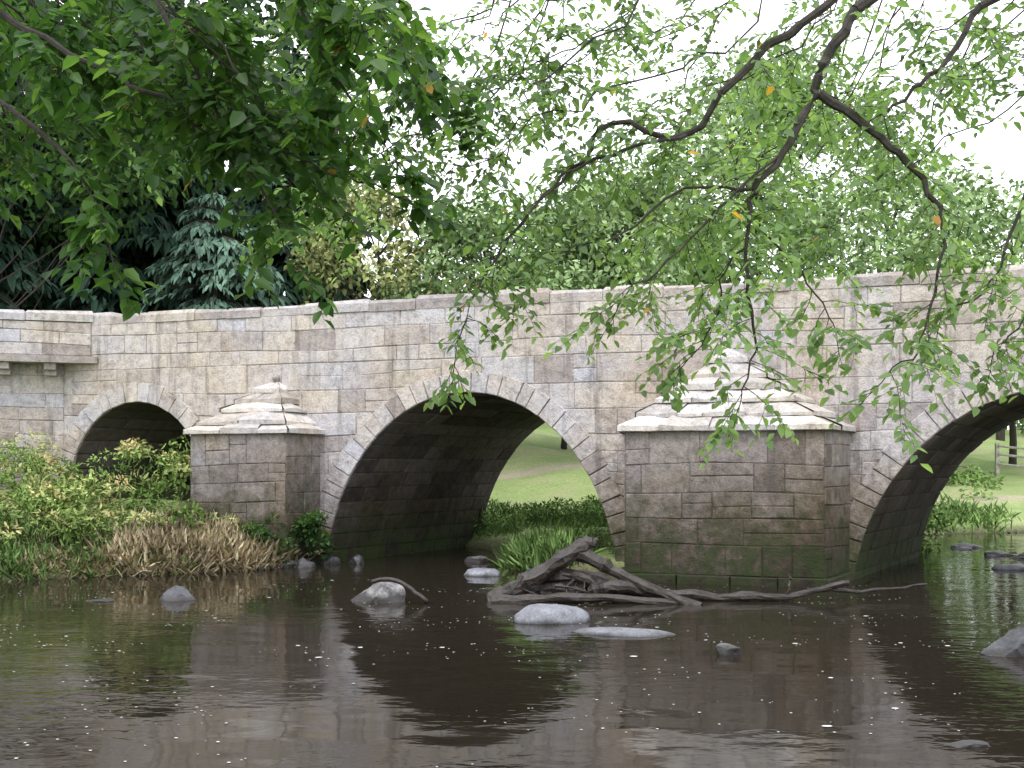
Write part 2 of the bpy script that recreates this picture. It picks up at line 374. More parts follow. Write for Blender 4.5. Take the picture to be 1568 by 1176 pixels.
def pier(tb0,tf0,tf1,tb1,pr,ze,ap_t,ap_z,levels,plinth):
    plan=[(tb0,0),(tf0,pr),(tf1,pr),(tb1,0)]
    pw=[P(t,0,o) for t,o in plan]; mid=P((tb0+tb1)/2,0,0)
    for i in range(3):
        a,b=pw[i],pw[i+1]; u=(b-a).normalized(); L=(b-a).length; nv=Vector((u.y,-u.x,0))
        if ((a+b)/2-mid).dot(nv)<0: nv=-nv
        pmo.add([a+Vector((0,0,-1)),b+Vector((0,0,-1)),b+Vector((0,0,ze)),a+Vector((0,0,ze))],[(0,1,2,3)])
        masonry(pst,a,u,nv,0,L,plinth,ze,hmin=.26,hmax=.42,lmin=.3,lmax=.95,tb=-.05,dep=(.004,.022))
        masonry(pst,a,u,nv,-.05,L+.05,-.8,plinth,hmin=.25,hmax=.36,lmin=.4,lmax=.9,dep=(.06,.11),tb=-.3)
    ov=.10
    base=[(tb0-ov,0),(tf0-ov,pr+ov),(tf1+ov,pr+ov),(tb1+ov,0)]
    def lv(s,z):
        return [P(t*(1-s)+ap_t*s,z,o*(1-s)+.03*s) for t,o in base]
    edges=[0]
    for k in range(levels): edges.append(edges[-1]+R(.75,1.25))
    edges=[e/edges[-1] for e in edges]
    for k in range(levels):
        s0=edges[k]*.97; s1=min(1,edges[k+1]*.97+.045)
        H=ap_z-ze; za=ze+H*edges[k]; zb=ze+H*edges[k+1]
        lip=R(.04,.07)
        l0=lv(s0,za-.012); l1=lv(s0,za+lip); l2=lv(s1,zb+.005)
        for i in range(3):
            LL=(l0[i+1]-l0[i]).length
            nseg=max(1,int(LL/R(.45,.75)))
            cs=[0]+sorted([ (j+R(-.25,.25))/nseg for j in range(1,nseg)])+[1]
            for j in range(nseg):
                f=lambda l,c_:l[i].lerp(l[i+1],min(1,max(0,c_)))
                g=.005/max(LL,.1)*.6; c0,c1=cs[j]+g*(j>0),cs[j+1]-g*(j<nseg-1); c2=(c0+c1)/2
                dz=[Vector((0,0,R(-.025,.025))) for _ in range(3)]; o_=(l0[i]+l0[i+1])/2-P(ap_t,0,0); o_.z=0; o_=o_.normalized()
                oo=[o_*R(-.04,.035) for _ in range(3)]
                A=[f(l0,c0)+oo[0],f(l0,c2)+oo[1],f(l0,c1)+oo[2],f(l1,c0)+dz[0]+oo[0],f(l1,c2)+dz[1]+oo[1],f(l1,c1)+dz[2]+oo[2],f(l2,c0)+dz[0],f(l2,c2)+dz[1],f(l2,c1)+dz[2]]
                cap.add(A,[(0,1,4,3),(1,2,5,4),(3,4,7,6),(4,5,8,7)],R(.1,1))
        if k==0: cap.add(l0,[(0,1,2,3)],.2)
        core=lv(s0,za-.02)+lv(s1,zb-.02)
        mort.add(core,[(0,1,5,4),(1,2,6,5),(2,3,7,6)])
pier(5.38,5.57,8.387,8.72,1.2,2.22,6.95,3.5,6,.12)
pier(-2.32,-2.14,-.28,-.12,.9,2.26,-.97,3.2,5,.1)
bm=bmesh.new(); bmesh.ops.create_icosphere(bm,subdivisions=2,radius=.07)
cap.add([P(-.97,3.26,.06)+v.co for v in bm.verts],[tuple(v.index for v in f.verts) for f in bm.faces],.2); bm.free()
wd=Vector((-.957,-.29,0)).normalized(); wn=Vector((-wd.y,wd.x,0)); wn=wn if wn.y<0 else -wn
A=P(-4.95,0,.03); Lw=11
mortw=lambda o,z0,z1: mort.add([o+Vector((0,0,z0)),o+wd*Lw+Vector((0,0,z0)),o+wd*Lw+Vector((0,0,z1)),o+Vector((0,0,z1))],[(0,1,2,3)])
Aw=A+wd*Lw
mortw(A,3.7,4.38); masonry(stone,Aw,-wd,wn,0,Lw,3.77,4.4,hmin=.22,hmax=.34,lmin=.5,lmax=1.3,tb=.1)
slabs(cop,A-wd*.05,wd,-wn,Lw,4.41,.5,.8,1.6,.18,.22,(.03,.06),(.5,.9))
box(cop,A+Vector((0,0,3.63))+wn*.10-wd*.12,wd*Lw,-wn*.6,Vector((0,0,.125)),.15)
for s in (.62,1.42,2.3,3.2,4.1):
    o=A+wd*s+Vector((0,0,3.40))
    for (z,dp,hh) in ((0,.0,.10),(.1,.12,.13)):
        box(cop,o+Vector((0,0,z))-wn*.4,wd*.2,wn*(.30+dp),Vector((0,0,hh-.002)),.25)
Bw=P(TL,0)
mort.add([Bw+Vector((0,0,-1)),Bw+wd*Lw+Vector((0,0,-1)),Bw+wd*Lw+Vector((0,0,3.7)),Bw+Vector((0,0,3.7))],[(0,1,2,3)])
masonry(stone,Bw+wd*Lw,-wd,wn,0,Lw,0,3.63,hmin=.22,hmax=.34,tb=-.05)
box(mort,Bw+Vector((0,0,3.4))-wn*.02,wd*Lw,-wn*5,Vector((0,0,.12)))
M_pmo=stone_mat('pier_mortar',[(0,(.16,.148,.13)),(1,(.16,.148,.13))],lime=0,top=3.0,bot=.75,na=1.5)
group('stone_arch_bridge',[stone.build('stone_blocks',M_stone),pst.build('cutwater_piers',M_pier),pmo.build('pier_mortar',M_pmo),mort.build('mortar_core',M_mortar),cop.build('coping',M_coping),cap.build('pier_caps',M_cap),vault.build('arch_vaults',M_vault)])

# ------------------------------------------------------------------ rocks and driftwood
def rock_mat(name,c1,c2,wet=.05):
    m,nt,out=newmat(name); geo=N_(nt,'ShaderNodeNewGeometry'); pos=geo.outputs['Position']
    n1=noise_(nt,pos,6,5,.65); n2=noise_(nt,pos,40,3,.7); col=ramp(nt,n1,[(.35,c1),(.62,c2)])
    col=mix(nt,1,col,ramp(nt,n2,[(.3,.6),(.7,1.15)]),'MULTIPLY')
    sep=N_(nt,'ShaderNodeSeparateXYZ'); nt.links.new(pos,sep.inputs[0])
    f=maprange(nt,math_(nt,'ADD',sep.outputs[2],math_(nt,'MULTIPLY',n1,.06)),wet,wet+.06,1,0)
    col=mix(nt,f,col,(.025,.022,.02))
    b=N_(nt,'ShaderNodeBump'); b.inputs['Distance'].default_value=.03; b.inputs['Strength'].default_value=.7; nt.links.new(n1,b.inputs['Height'])
    p=N_(nt,'ShaderNodeBsdfPrincipled'); nt.links.new(col,p.inputs['Base Color']); p.inputs['Roughness'].default_value=.5
    nt.links.new(b.outputs[0],p.inputs['Normal']); nt.links.new(p.outputs[0],out.inputs[0]); return m
M_rk=rock_mat('river_rock_grey',(.045,.04,.038),(.32,.31,.31),.09)
M_rd=rock_mat('river_rock_dark',(.015,.015,.017),(.085,.085,.095),.04)
M_rs=rock_mat('river_rock_smooth',(.16,.165,.185),(.27,.28,.31),.02)
def rock(x,y,w,dp,h,mat,smooth=False,seed=0,z0=0,cuts=12):
    rd=random.Random(seed*13+5); bm=bmesh.new(); bmesh.ops.create_icosphere(bm,subdivisions=4,radius=1)
    pl=[]
    for _ in range(4 if smooth else cuts):
        v=Vector((rd.uniform(-1,1),rd.uniform(-1,1),rd.uniform(-.3,1))).normalized(); pl.append((v,rd.uniform(.5,.85) if not smooth else rd.uniform(.75,.9)))
    if smooth: pl.append((Vector((rd.uniform(-.15,.15),0,1)).normalized(),.72))
    for v in bm.verts:
        c=v.co.copy()
        for nn,dd in pl:
            q=c.dot(nn)
            if q>dd: c-=nn*(q-dd)*(.95 if not smooth else .7)
        k=1+.14*mnoise.noise(c*1.6+Vector((seed,0,0)))+.05*mnoise.noise(c*6+Vector((0,seed,0)))*(0.4 if smooth else 1)
        c*=k; sz=h*1.25
        v.co=Vector((c.x*w/2,c.y*dp/2,c.z*sz if c.z>0 else c.z*.25))
    me=bpy.data.meshes.new('river_rock'); bm.to_mesh(me); bm.free()
    if smooth: me.polygons.foreach_set('use_smooth',[True]*len(me.polygons))
    me.materials.append(mat); o=link(bpy.data.objects.new('river_rock',me)); o.location=(x,y,z0); o.rotation_euler.z=rd.uniform(-.3,.3); return o
rock(-1.68,13.3,.90,.6,.27,M_rk,seed=1); rock(-4.28,13.35,.56,.4,.15,M_rd,seed=2); rock(-5.17,13.2,.42,.3,.035,M_rk,seed=3)
rock(.43,11.5,.84,.5,.17,M_rs,True,seed=4); rock(1.13,10.65,1.02,.4,.045,M_rs,True,seed=5); rock(1.97,9.5,.32,.2,.10,M_rk,seed=6)
rock(4.62,9.5,.85,.5,.26,M_rd,seed=7); rock(2.77,6.4,.32,.16,.03,M_rd,seed=8); rock(-.45,16.3,.6,.4,.11,M_rs,True,seed=9); rock(-.6,18.6,.5,.4,.14,M_rk,seed=10)
rock(8.2,17.3,.6,.4,.08,M_rs,True,seed=11); rock(.35,16.2,.4,.3,.12,M_rd,seed=14)
rd=random.Random(4)
for k in range(18):
    x=rd.uniform(-4.3,-2.6); y=17.15+(x+4.3)*.62+rd.uniform(-.15,.3); s=rd.uniform(.12,.36)
    rock(x,y,s,s*.8,s*.4,M_rk if rd.random()<.25 else M_rd,seed=20+k,z0=rd.uniform(-.02,.04))
for k in range(14):
    x=rd.uniform(9,13); y=rd.uniform(19,24.5); s=rd.uniform(.3,.8)
    rock(x,y,s,s*.7,s*.14,M_rk if rd.random()<.3 else M_rd,seed=50+k)
dw=MB()
def log(pts,r0,r1,n=5,j=.018,sides=10):
    p=subdiv(pts,n,j); k=len(p); tube(dw,p,[ (r0+(r1-r0)*i/(k-1))*R(.8,1.2) for i in range(k)],sides,.5,.14)
log([(-.30,13.3,-.03),(.1,13.3,.17),(.55,13.35,.45),(.95,13.4,.72)],.12,.09)
log([(.95,13.4,.72),(1.02,13.38,.71),(1.1,13.37,.80)],.085,.015,3)
log([(.78,13.45,.64),(1.1,13.3,.47),(1.55,13.1,.24),(2.3,12.85,-.04)],.10,.06)
log([(.1,13.6,.2),(.75,13.4,.30),(1.3,13.3,.12),(2.1,13.25,.08),(2.9,13.2,.05),(3.6,13.2,.08),(4.25,13.3,.22)],.09,.035)
log([(-.25,13.1,.0),(.6,13.0,.06),(1.5,12.95,.05),(2.3,12.9,-.02)],.08,.03)
log([(1.0,13.2,.1),(1.35,13.1,.2),(1.9,13.1,.05)],.1,.06)
log([(3.45,13.2,.08),(3.5,13.2,.25),(3.47,13.2,.33)],.018,.008,3)
log([(.0,13.6,-.02),(.4,13.5,.1),(.9,13.35,.06)],.13,.1); log([(3.9,13.3,.12),(4.8,13.5,.10),(5.4,13.7,.16)],.03,.012)
log([(.3,13.5,-.05),(.7,13.5,.15),(1.1,13.5,.2),(1.6,13.4,.0)],.15,.1)
for k in range(8):
    x=R(-.1,1.5); log([(x,13.3+R(-.2,.2),R(.1,.35)),(x+R(-.3,.5),13.2,R(0,.2)),(x+R(-.2,.9),13.05,-.03)],R(.01,.022),.006,3,.02,6)
dw.build('driftwood_logs',M_log,False)
st=MB(); p=subdiv([(-1.75,13.1,.25),(-1.5,13.05,.29),(-1.25,13.0,.18),(-1.05,12.95,.02)],4,.01); tube(st,p,[.03]*len(p),7,.5,.15); st.build('driftwood_stick',M_log,True)
fb=MB()
for k in range(9):
    x=17.5+k*1.3; y=38+.2*k; z=hz(x,y); box(fb,Vector((x,y,z-.2)),Vector((.12,0,0)),Vector((0,.12,0)),Vector((0,0,1.3)))
    if k<8:
        z2=hz(x+1.3,y+.2)
        for hh in (.35,.7,1.0): tube(fb,[(x+.06,y-.04,z+hh),(x+1.36,y+.16,z2+hh)],[.045,.045],4)
fm_,nt,out=newmat('weathered_fence_wood'); p=N_(nt,'ShaderNodeBsdfPrincipled'); g_=N_(nt,'ShaderNodeNewGeometry')
nt.links.new(ramp(nt,noise_(nt,g_.outputs['Position'],9),[(.3,(.25,.23,.2)),(.7,(.42,.4,.36))]),p.inputs['Base Color']); nt.links.new(p.outputs[0],out.inputs[0])
fb.build('wooden_fence',fm_)

# ------------------------------------------------------------------ vegetation
def rdir(n): return nrm(rng.normal(size=(n,3)))
def clump(lf,c,r,n,L,W,tm,ts=.15,flat=.7,up=.6):
    d=rdir(n); rad=rng.uniform(.35,1,(n,1))**.6
    Pp=np.array(c)+d*rad*np.array([r,r,r*flat])
    D=nrm(d*.6+rng.normal(size=(n,3))*.6+np.array([0,0,-.25])); Nn=nrm(rng.normal(size=(n,3))*.55+np.array([0,0,up])+d*.4)
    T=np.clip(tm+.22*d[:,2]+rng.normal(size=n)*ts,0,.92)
    lf.add(Pp,D,Nn,L*rng.uniform(.6,1.3,n),W*rng.uniform(.6,1.3,n),T)
def tree(name,x,y,H,cr,cb,ncl,per,L,W,mat,seed,tm=.5,lean=0,clr=(.22,.42),limb=.3):
    rd=random.Random(seed); z=hz(x,y); wood=MB(); lf=LF()
    tr=subdiv([(x,y,z-.3),(x+lean*.3,y,z+H*.35),(x+lean,y,z+H*.85)],5,.04); k=len(tr); r0=H*.016
    tube(wood,tr,[r0*(1-.85*i/(k-1)) for i in range(k)],8)
    for c in range(ncl):
        th=rd.uniform(0,6.283); v=rd.uniform(0,1)**1.1; zz=cb+(H-cb)*v
        prof=math.sin(math.pi*min(1,max(.08,(v*.72+.25))))**.7
        rr=cr*prof*rd.uniform(.3,1)**.6
        cx,cy,cz=x+lean*v+rr*math.cos(th),y+rr*math.sin(th),z+zz
        if c%2==0:
            s=tr[min(k-1,max(1,int(k*(.3+.6*v))))]
            mid=(s+Vector((cx,cy,cz)))/2+Vector((0,0,-.03*H))
            tube(wood,subdiv([s,mid,(cx,cy,cz)],3,.03),[r0*limb*(1-i/7.5) for i in range(7)],5)
        clump(lf,(cx,cy,cz),cr*rd.uniform(*clr),per,L,W,tm+rd.uniform(-.22,.22))
    return group(name,[wood.build('trunk_and_limbs',M_bark),lf.build('foliage',mat)])
def conifer(name,x,y,H,cr,mat,seed,zb=1.0,step=.42,L=.34,W=.11,dens=1.0):
    rd=random.Random(seed); z=hz(x,y); wood=MB(); lf=LF()
    tube(wood,[(x,y,z-.3),(x,y,z+H*.5),(x,y,z+H)],[H*.018,H*.01,.02],8)
    h=zb
    while h<H-.2:
        rr=cr*(1-h/H)**.7
        for b in range(9):
            th=rd.uniform(0,6.283); l=rr*rd.uniform(.6,1.15)
            n=5; pts=[]
            for i in range(n+1):
                q=i/n; pts.append((x+math.cos(th)*l*q,y+math.sin(th)*l*q,z+h+.12*l*math.sin(q*2.2)-.38*l*q*q))
            tube(wood,pts,[.035*(1-i/7) for i in range(n+1)],4)
            m_=int((20*l+5)*dens); q=rng.uniform(.2,1,m_)**.8
            base=np.stack([np.interp(q,np.linspace(0,1,n+1),[p[k] for p in pts]) for k in range(3)],1)
            side=np.array([-math.sin(th),math.cos(th),0]); fw=np.array([math.cos(th),math.sin(th),-.35])
            s=rng.uniform(-1,1,(m_,1)); base=base+side*s*.28*l*(1-q[:,None]*.5)+np.array([0,0,-1])*np.abs(s)*.12*l
            D=nrm(fw*.8+side*s*.9+np.array([0,0,-.45])+rng.normal(size=(m_,3))*.25)
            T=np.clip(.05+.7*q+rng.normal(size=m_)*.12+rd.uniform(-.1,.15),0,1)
            lf.add(base,D,nrm(np.array([0,0,1.])+rng.normal(size=(m_,3))*.35),L*rng.uniform(.6,1.3,m_),W*rng.uniform(.7,1.3,m_),T)
        h+=step*rd.uniform(.8,1.2)
    return group(name,[wood.build('trunk_and_branches',M_bark),lf.build('needle_sprays',mat,.25)])
conifer('fir_tree',-7.6,27,7.6,4.0,M_fir,1,zb=1.5,step=.34,L=.32,W=.12,dens=1.35)
conifer('fir_tree',-10.5,30,14.5,4.6,M_fird,2,zb=3,step=.5,L=.5,W=.18)
conifer('fir_tree',-6.9,33,12.4,4.0,M_fird,3,zb=2,step=.45,L=.45,W=.16,dens=1.2)
conifer('fir_tree',-14.5,27,14,3.8,M_fird,4,zb=4,step=.6,L=.5,W=.18)
conifer('spruce_tree',-17.0,34,18,4.6,M_fird,5,zb=4,step=.65,L=.6,W=.24)
conifer('spruce_tree',-12.6,36,18,4.6,M_fird,6,zb=3,step=.65,L=.6,W=.24)
tree('ash_tree',-12.6,25,12,4.2,6.4,55,150,.24,.13,M_leafM,11,tm=.25,limb=.12)
tree('birch_tree',-3.8,30,7.9,2.7,2.5,50,170,.2,.12,M_leafY,12,tm=.6,clr=(.25,.45))
tree('hazel_tree',-.6,30,7.4,2.9,3.2,50,170,.2,.12,M_leafH,13,tm=.3)
tree('hazel_tree',1.8,36,7.6,3.2,3.0,50,150,.24,.14,M_leafH,18,tm=.35)
tree('ash_tree',3.6,32,8.8,3.7,3.2,70,170,.23,.13,M_leafH,14,tm=.5)
tree('ash_tree',8.0,34,13.0,4.8,3.2,100,165,.25,.14,M_leafH,15,tm=.6)
tree('ash_tree',13.6,38,11.0,4.8,2.8,75,150,.28,.16,M_leafH,16,tm=.65)
tree('ash_tree',19.5,41,10.5,4.6,2.8,70,140,.28,.16,M_leafH,17,tm=.65)
lf=LF(); lf2=LF(); wood=MB(); rd=random.Random(9)
for k in range(430):
    x=rd.uniform(-60,70); y=rd.uniform(52,70); top=9 if x<12 else 9.5
    if x<-7: y=rd.uniform(40,56); top=22
    z=hz(x,y); v=rd.uniform(0.02,1)
    clump(lf if x>-7 else lf2,(x,y,z+top*v*rd.uniform(.75,1)),rd.uniform(1.8,3.4),110,.55,.34,rd.uniform(.15,.75))
    if k%4==0: tube(wood,[(x,y,z-.3),(x+.2,y,z+top*.8)],[.22,.08],6)
for k in range(50):
    x=rd.uniform(-24,-9); y=rd.uniform(28,34); clump(lf2,(x,y,hz(x,y)+rd.uniform(.5,5.5)),rd.uniform(1,1.6),110,.3,.18,rd.uniform(.1,.6))
for k in range(12):
    x=rd.uniform(-24,-13); y=rd.uniform(27,38); z=hz(x,y); tube(wood,[(x,y,z-.3),(x+rd.uniform(-.4,.4),y,z+15)],[.17,.08],7)
group('distant_woodland',[wood.build('trunks',M_bark),lf.build('hazy_foliage',M_leafH),lf2.build('dark_foliage',M_leafD)])
lf=LF(); rd=random.Random(21)
def scatter_clumps(lf,pts,r,per,L,W,tm,ts=.12,tv=.15):
    for (x,y,dz) in pts:
        clump(lf,(x,y,hz(x,y)+dz),r*rd.uniform(.7,1.3),per,L,W,tm+rd.uniform(-tv,tv),ts)
U_=rd.uniform
scatter_clumps(lf,[(U_(-1.8,4.2),U_(22.3,24.3),U_(-.05,.35)) for _ in range(60)],.32,120,.09,.04,.45)
scatter_clumps(lf,[(U_(.5,2.0),U_(17.4,19.8),U_(.05,.35)) for _ in range(16)],.24,80,.08,.03,.55)
scatter_clumps(lf,[(U_(8.6,10.0),U_(26.5,28.5),U_(.1,.9)) for _ in range(26)],.5,90,.14,.07,.6)
scatter_clumps(lf,[(7.9+U_(-.3,.5),20.6+U_(-.4,2.5),U_(.1,1.1)) for _ in range(26)],.35,90,.12,.055,.8)
scatter_clumps(lf,[(U_(9,24),U_(31,36),U_(.0,.4)) for _ in range(24)],.45,70,.18,.1,.9)
scatter_clumps(lf,[(U_(-3,7),U_(44,49),U_(.2,2.4)) for _ in range(50)],1.0,80,.24,.14,.9)
lf.build('far_bank_bushes',M_grass)
lf=LF()
for _ in range(230):
    x=U_(-11,-4.6); y=U_(15.2,19.2)
    d=float(sdist(np.array([x]),np.array([y]))[0])
    if d<.4: continue
    if (Vector((x,y,0))-O).dot(NF)<.25: continue
    hmax=.15+.44*min(d,2.4)*(1 if x<-5.8 else .5); dz=U_(0,hmax)
    t=U_(.25,.62) if rd.random()<.65 else U_(.62,.84)
    if mnoise.noise(Vector((x*.9,y*.9,1)))>.32: t=.86
    clump(lf,(x,y,hz(x,y)+dz),U_(.15,.4),120,U_(.05,.15),U_(.02,.06),t,.09)
for _ in range(110):
    x=U_(-10.5,-5.6); y=U_(15.9,18.6); d=float(sdist(np.array([x]),np.array([y]))[0])
    if d<.5: continue
    z=hz(x,y)+.2; h=U_(.4,1.0)*min(1,d/1.2); m_=16; q=np.linspace(.2,1,m_); th=rng.uniform(0,6.28,m_)
    lf.add(np.stack([x+U_(-.1,.1)*q,y+0*q,z+h*q],1),np.stack([np.cos(th),np.sin(th),.25+0*th],1),np.array([0,0,1.]),.12*(1.2-q*.6),.035,U_(.3,.8))
lf.build('riverbank_shrubs',M_bank)
lf=LF()
for _ in range(26):
    x=U_(-4.4,-3.25); y=17.45+(x+4.4)*.4+U_(-.1,.2)
    clump(lf,(x,y,U_(.15,.95)*(1-.3*abs(x+3.8))),U_(.12,.22),60,.09,.06,.4,.2)
lf.build('ivy_plant',M_leafL)
def blades(lf,x,y,n,r,hgt,w,tm,spread=.35):
    px=x+rng.normal(size=n)*r; py=y+rng.normal(size=n)*r; pz=height(px,py); ok=sdist(px,py)>-.05
    px,py,pz=px[ok],py[ok],pz[ok]; n=len(px)
    D=nrm(rng.normal(size=(n,3))*np.array([spread,spread,.05])+np.array([0,0,1]))
    Nn=nrm(rng.normal(size=(n,3))*np.array([1,1,.1]))
    lf.add(np.stack([px,py,pz-.02],1),D,Nn,hgt*rng.uniform(.4,1.3,n),w,np.clip(tm+rng.normal(size=n)*.25,0,1))
lf=LF()
for _ in range(250):
    s=U_(0,1); x=-7.2+s*3.2; y=15.85+s*1.5+U_(0,1.1)
    blades(lf,x,y,85,.22,.38 if s>.35 else .22,.008,.7 if s>.3 else .35,.95)
lf.build('dry_riverbank_grass',M_dry,.3)
lf=LF()
for _ in range(130):
    x=U_(-10,-4.4); y=15.6+(x+7.4)*.45+U_(-.1,1.6); blades(lf,x,y,60,.2,.28,.010,.6,.7)
for _ in range(30):
    x=U_(.05,1.0); y=U_(16.9,18.2); blades(lf,x,y,60,.14,.42,.013,.85,.6)
for _ in range(140):
    x=U_(-2,4.5); y=U_(22,25); blades(lf,x,y,40,.3,.22,.016,.65,.9)
for _ in range(60):
    x=U_(8.3,13); y=U_(26.2,29.5); blades(lf,x,y,40,.3,.35,.03,.9,.8)
lf.build('riverbank_grass',M_grass,.3)

# ------------------------------------------------------------------ overhanging trees (near)
def grow(wood,lf,pts,r0,r1,twn,tl,L,W,tm,droop=.15,sub=3,spacing=.045,first=0.0,ybias=.9,j=.02):
    main=subdiv(pts,4,j); k=len(main)
    tube(wood,main,[r0+(r1-r0)*i/(k-1) for i in range(k)],6,.5,.08)
    for i in range(twn):
        s=first+(1-first)*(i+R(0,1))/twn; f=s*(k-1); a=min(int(f),k-2); p0=main[a].lerp(main[a+1],f-a); md=(main[a+1]-main[a]).normalized()
        d=(md*R(.1,.8)+Vector((R(-1,1),R(-1,1)*ybias,R(-.45,.45)))).normalized()
        twig(wood,lf,p0,d,tl*R(.5,1.3),.003,L,W,tm+R(-.12,.12),droop,sub,spacing)
    twig(wood,lf,main[-1],(main[-1]-main[-2]).normalized(),tl*.7,.0035,L,W,tm,droop,sub,spacing)
def twig(wood,lf,p,d,l,r,L,W,tm,droop,sub,spacing):
    n=5; pts=[Vector(p)]; dd=Vector(d)
    for i in range(n):
        dd=(dd+Vector((R(-.25,.25),R(-.25,.25),R(-.18,.14)-droop*.28))).normalized(); pts.append(pts[-1]+dd*l/n)
    tube(wood,pts,[r*(1-.75*i/n) for i in range(n+1)],4)
    k=max(2,int(l/spacing))
    for i in range(k):
        s=(i+.6)/k
        if s<.15: continue
        f=s*n; a=min(int(f),n-1); q=pts[a].lerp(pts[a+1],f-a); ax=(pts[a+1]-pts[a]).normalized()
        sd=ax.cross(Vector((0,0,1)))
        if sd.length<.25: sd=Vector((R(-1,1),R(-1,1),0))
        sd=sd.normalized()*(1 if i%2 else -1)
        ld=(ax*.55+sd*.85+Vector((R(-.3,.3),R(-.3,.3),R(-.55,.1)))).normalized()
        nn=Vector((R(-.6,.6),R(-.9,.3),1))
        t=min(.9,max(0,random.gauss(tm,.18)))
        if R(0,1)<.003: t=1
        sc=R(.6,1.2)
        lf.add(np.array(q),np.array(ld),np.array(nn),L*sc,W*sc,t)
    if sub>0:
        for j in range(sub):
            s=R(.2,.85); f=s*n; a=min(int(f),n-1); q=pts[a].lerp(pts[a+1],f-a); ax=(pts[a+1]-pts[a]).normalized()
            dd=(ax*.7+Vector((R(-1,1),R(-1,1)*.8,R(-.35,.3)))*.8).normalized()
            twig(wood,lf,q,dd,l*R(.4,.7),r*.7,L,W,tm,droop,0,spacing)
wood=MB(); lf=LF()
zb=hz(7.3,6.3)
tube(wood,subdiv([(7.3,6.4,zb-.3),(7.0,6.4,2.0),(6.5,6.4,4.0),(6.1,6.6,6.5)],4,.03),[.26-.012*i for i in range(13)],10)
tube(wood,subdiv([(6.7,6.4,3.2),(5.2,6.3,4.9),(3.4,6.1,5.2),(1.96,6.0,4.30)],4,.02),[.12-.0070*i for i in range(13)],8)
limb=subdiv([(6.3,6.5,5.0),(4.8,7.0,6.4),(2.6,7.4,6.8),(.2,7.6,6.4),(-1.4,7.6,6.0)],4,.02)
tube(wood,limb,[.11-.005*i for i in range(17)],8)
tube(wood,subdiv([(3.4,6.1,5.2),(2.5,6.2,4.9),(1.70,6.2,4.30)],4,.01),[.04-.002*i for i in range(9)],7)
tube(wood,subdiv([(6.6,6.4,3.6),(5.0,5.8,4.8),(3.6,5.9,4.75),(2.67,6.0,4.32)],4,.01),[.07-.004*i for i in range(13)],7)
G=lambda pts,r0,r1,tw,tl=.42,tm=.5,**k: grow(wood,lf,pts,r0,r1,tw,tl,.078,.044,tm,**k)
G([(1.96,6,4.30),(1.80,6,4.02),(1.72,6,3.80),(1.53,6,3.48),(1.38,6,3.28)],.032,.018,6)
G([(1.38,6,3.28),(1.35,6,3.09),(1.33,5.95,2.68),(1.37,5.9,2.35),(1.29,5.9,2.1)],.015,.004,17,.40,.7)
G([(1.70,6.2,4.30),(1.29,6.2,3.98),(1.03,6.2,3.65),(.58,6.2,3.72),(.43,6.2,3.50),(.17,6.2,3.28)],.026,.007,14,.42)
G([(1.03,6.2,3.65),(.66,6.1,3.55),(.30,6.1,3.38),(.05,6.1,3.1),(-.1,6.1,2.85)],.012,.004,12,.42)
G([(1.76,6,3.82),(2.07,5.9,3.56),(2.26,5.9,3.35),(2.41,5.9,3.15)],.026,.015,7,.36)
G([(2.41,5.9,3.15),(2.44,5.9,2.94),(2.35,5.9,2.6),(2.26,5.85,2.35),(2.07,5.8,2.2)],.011,.004,14,.44,.6)
G([(2.67,6,4.32),(2.48,6,4.02),(2.3,6,3.84),(2.1,6,3.7)],.02,.007,8)
G([(1.38,6,3.28),(.99,6.1,3.30),(.62,6.1,3.05),(.32,6.1,2.94)],.010,.004,14,.42,.65)
G([(.17,6.2,3.28),(-.10,6.2,2.9),(-.28,6.1,2.55),(-.34,6.1,2.25)],.007,.003,14,.28,.6)
G([(1.53,6,3.48),(1.2,5.9,3.2),(1.0,5.9,2.95),(.75,5.9,2.75),(.6,5.9,2.6)],.009,.003,14,.40,.65)
G([(1.35,6,3.0),(1.2,6,2.75),(1.15,6,2.5),(1.0,6,2.3)],.007,.003,12,.36,.7)
G([(1.4,6,3.1),(1.65,6,2.8),(1.8,6,2.6),(1.85,6,2.45)],.007,.003,10,.34,.6)
G([(3.0,6,3.5),(2.85,6,3.0),(2.7,6,2.7),(2.45,6,2.55)],.011,.004,14,.38,.65)
G([(3.4,6,3.3),(3.1,6,2.9),(2.9,6,2.5),(2.75,6,2.35)],.009,.003,12,.38,.6)
tube(wood,subdiv([(5.0,5.8,4.8),(3.8,5.9,4.3),(3.0,6,3.5)],3,.01),[.04-.004*i for i in range(7)],6)
tube(wood,subdiv([(3.8,5.9,4.3),(3.6,6,3.8),(3.4,6,3.3)],3,.01),[.02-.0015*i for i in range(7)],6)
for k in range(36):
    x=-1.0+5.7*((k*.618)%1); y=R(6.4,8.8); z=R(3.9,5.2)+(y-6.4)*.15
    lp=min(limb,key=lambda q:abs(q.x-(x+1.2)))
    p0=Vector((x,y,z)); dirx=R(-.9,-.2)
    s=p0+Vector((R(.2,.7),R(-.2,.2),R(.4,.7))); p1=p0+Vector((dirx*.6,R(-.2,.2),-.2)); p2=p1+Vector((dirx*.6,R(-.2,.2),-.28)); p3=p2+Vector((dirx*.4,0,-.15))
    grow(wood,lf,[lp,s,p0,p1,p2,p3],.008,.0025,11,.5,.08,.044,.45,first=.4,j=.05)
wr=wood.build('trunk_and_branches',M_twig); fr=lf.build('leaves',M_leafR); group('overhanging_beech_tree',[wr,fr])
wood=MB(); lf=LF(); zb=hz(-6.8,3.6)
tube(wood,subdiv([(-6.8,3.6,zb-.3),(-6.6,3.8,2.2),(-6.2,4.0,4.2),(-5.8,4.4,6.8)],4,.03),[.3-.015*i for i in range(13)],10)
